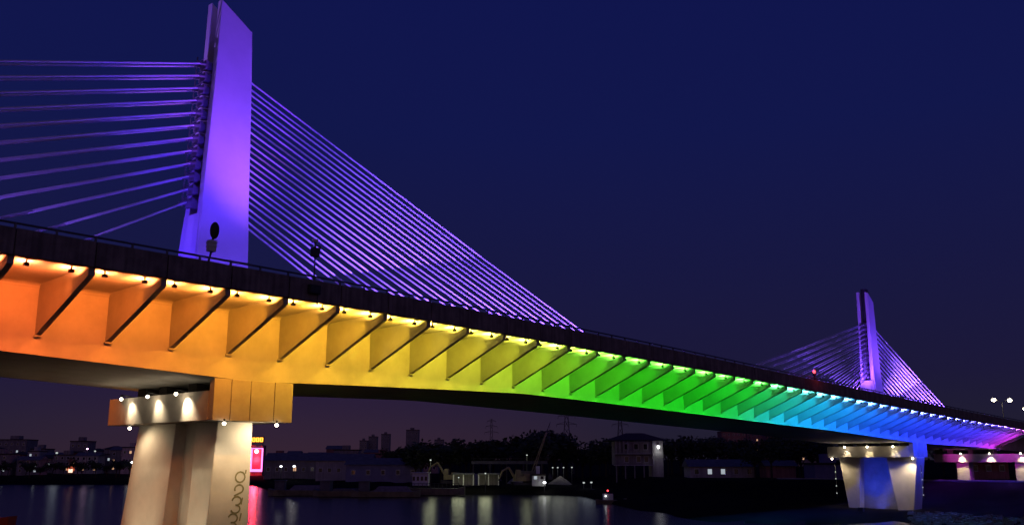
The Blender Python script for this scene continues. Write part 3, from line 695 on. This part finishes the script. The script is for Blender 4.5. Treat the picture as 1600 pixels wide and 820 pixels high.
yard_lamp(-25.65,400,9.8,'cool white lamp over the low house at left','dimbulb',80,(.8,.9,1),.5)
yard_lamp(-24.15,430,11.6,'pinkish bright lamp above the red shopfront','pinkball',60,(1,.7,.95),.42)
yard_lamp(-23.75,432,10.6,'small cool lamp right of the pinkish bright lamp','dimbulb',40,(.75,.85,1),.45)
yard_lamp(-21.8,372,6.2,'lone white lamp just left of the near pier','whitebulb',60,(1,1,1),.5)
yard_lamp(4.3,240,1.6,'left one of two low lamps by the water right of the yard','dimbulb',20,(.8,.9,1),.28)
yard_lamp(4.75,236,1.6,'right one of two low lamps by the water right of the yard','dimbulb',20,(.8,.9,1),.28)

# ------------------------------------------------------------------ electricity pylons
def lattice(deg, dep, h, label, base=3.2, arms=((.72,4.5),(.84,3.8),(.95,2.8))):
    z0 = ground(deg,dep)-.3
    t = thing('electricity_pylon', label, 'electricity pylon', site(deg,dep,z0), YAW, 'lattice pylons beyond the river')
    m = MB(); lv = 9
    wd = lambda f: base*(1-f)**1.2*.5+.35
    for sx in (-1,1):
        for sy in (-1,1):
            m.path([(sx*wd(i/lv), sy*wd(i/lv), h*i/lv) for i in range(lv+1)], .16, 4)
    for i in range(lv):
        a, b = wd(i/lv), wd((i+1)/lv); z1_, z2_ = h*i/lv, h*(i+1)/lv
        for s in (-1,1):
            m.tube((-a,s*a,z1_),(b,s*b,z2_),.09,4).tube((a,s*a,z1_),(-b,s*b,z2_),.09,4).tube((s*a,-a,z1_),(s*b,b,z2_),.09,4)
    m.build('lattice_mast', M['steel'], t)
    for f, L_ in arms:
        c = MB(); zz = h*f; w_ = wd(f)
        for s in (-1,1): c.tube((s*w_,0,zz+.9),(s*L_,0,zz),.12,4).tube((s*w_,0,zz),(s*L_,0,zz),.12,4).tube((s*L_,0,zz),(s*L_,0,zz-1.2),.1,4)
        c.build('crossarm', M['steel'], t)
lattice(-1.25,620,32,'slim distant lattice pylon rising between the yard trees')
lattice(3.32,420,30,'broad lattice pylon right of the grab crane',5.2)
lattice(6.55,520,33,'lattice pylon rising behind the hip-roofed house',5.0)

# ------------------------------------------------------------------ boats and right bank
t = thing('small_boat','small moored boat carrying a red and white lamp below the hip-roofed house','boat',site(5.9,191,.0),YAW)
MB().loft([[(x,-.9*k,.0),(x,.9*k,.0),(x,1.1*k,.7+zz),(x,-1.1*k,.7+zz)] for x,k,zz in ((-3,.5,.2),(-2,1,0),(1.8,1,0),(3.2,.15,.4))]).build('hull', M['hull'], t)
MB().box(-1.6,.4,-.7,.7,.71,1.9).build('cabin', M['white'], t); MB().tube((-.6,0,1.9),(-.6,0,2.5),.04,5).build('mast', M['steel'], t)
MB().ball((-.6,-.05,2.5),.17,8,5).build('lamp_lens', M['redlamp'], t); MB().ball((-1.1,-.8,1.5),.14,8,5).build('white_lamp', M['whitebulb'], t)
t = thing('orange_boat','low orange-red boat with pale rail at the lower left edge of the river','boat',site(-29.6,124,.0),YAW)
MB().loft([[(x,-1.3*k,.0),(x,1.3*k,.0),(x,1.6*k,1.0+zz),(x,-1.6*k,1.0+zz)] for x,k,zz in ((-6,.8,.1),(-4.5,1,0),(4.6,1,0),(6.0,.7,.25))]).build('hull', M['orange'], t)
MB().box(-4.4,4.6,-1.66,-1.5,1.15,1.42).build('rail', M['white'], t); MB().box(-4,-1,-1,1,1.01,2.2).build('cabin', M['orange'], t)
MB().tube((-1.5,-1.4,1.0),(-1.5,-1.4,3.0),.05,6).build('mast', M['steel'], t)  # mast added out of view to carry a light for the hull
lamp('POINT', (-1.4,-1.9,3.0), 260, (1,.35,.15), r=.2, parent=t)
t = thing('retaining_wall','long low concrete wall on the right bank in front of the third pier','wall',(178,0,3.0),0)
MB().box(-.3,.3,-40,44,-2,1.5).build('wall', M['shed'], t); MB().box(-.4,.4,-40,44,1.503,1.65).build('coping', M['plaster_pale'], t)
lamp('SPOT', (168,-4,9.5), 1600, (.06,.06,1), (178,-6,3), 120, .9, .2, bridge)  # added blue light without a fixture, tints the wall
building('bank_hut','dark brick hut behind the third pier on the right bank','hut',26.3,215,9,6,4.0,'plaster_red','gable',wins=(3,1),z=4.2)

# crowd of small houses and moored barges that fill the far bank
rh = random.Random(21)
HL = 'small dim house in the crowd of houses on the left far bank'
for i in range(14):
    dg = -29 + 8.2*(i+rh.uniform(.2,.8))/14; n = rh.randint(2,4)
    building('row_house', HL, 'house', dg, rh.uniform(415,520), rh.uniform(6,11), 8, rh.uniform(6,13), rh.choice(['plaster','plaster_red','plaster_pale']), rh.choice(['flat','gable','hip']),
             wins=(n,3), lit=tuple(rh.sample(range(n*3), 2)), litmat=rh.choice(['winwarm','wincool','winwarm']), group='crowd of houses on the left far bank')
ML = 'small dim house beyond the warehouses right of the neon tower'
for i in range(9):
    dg = -14.4 + 9.5*(i+rh.uniform(.2,.8))/9; n = rh.randint(2,4)
    building('row_house', ML, 'house', dg, rh.uniform(420,560), rh.uniform(7,13), 8, rh.uniform(8,12), rh.choice(['plaster','plaster_red']), rh.choice(['flat','gable']),
             wins=(n,2), lit=(rh.randrange(n*2),), litmat=rh.choice(['winwarm','wincool']), group='houses beyond the warehouses', z=2.5)
def barge(deg, dep, L_, rz, label, cargo):
    t = thing('barge', label, 'barge', site(deg,dep,0), YAW+rz)
    MB().loft([[(x,-2*k,.1),(x,2*k,.1),(x,2.3*k,1.3+zz),(x,-2.3*k,1.3+zz)] for x,k,zz in ((-L_/2,.6,.5),(-L_/2+1.5,1,.1),(L_/2-1.5,1,0),(L_/2,.6,.4))]).build('hull', M['hull'], t)
    MB().box(-L_/2+1.6,-L_/2+4,-1.4,1.4,1.42,3.6).box(-L_/2+1.4,-L_/2+4.2,-1.6,1.6,3.6,3.75).build('wheelhouse', M['tin'], t)
    if cargo: MB().hexa(q(-L_/2+5,L_/2-2,-1.7,1.7,1.31), q(-L_/2+6.2,L_/2-3.2,-.5,.5,2.5)).build('sand_load', M['stone'], t)
    else: MB().box(-L_/2+5,L_/2-2,-1.5,1.5,1.31,1.9).build('hatch_cover', M['tin'], t)
barge(-12.3,236,17,.08,'sand-laden barge moored closest to the neon tower',True)
barge(-9.9,229,15,-.1,'barge with flat hatch covers moored below the tin-roofed warehouse',False)
barge(-7.5,226,16,.05,'sand-laden barge moored left of the yellowish work barge',True)

# housings of the deck floodlights that wash the pylons and stays
for o in list(bridge.children):
    if o.type == 'LIGHT' and o.name.split('.')[0] in ('pylon_floodlight', 'stay_floodlight'):
        h = MB().box(-.2,.2,-.16,.16,.06,.4).build('floodlight_housing', M['lampbody'], bridge)
        h.location = o.location; h.rotation_euler = o.rotation_euler
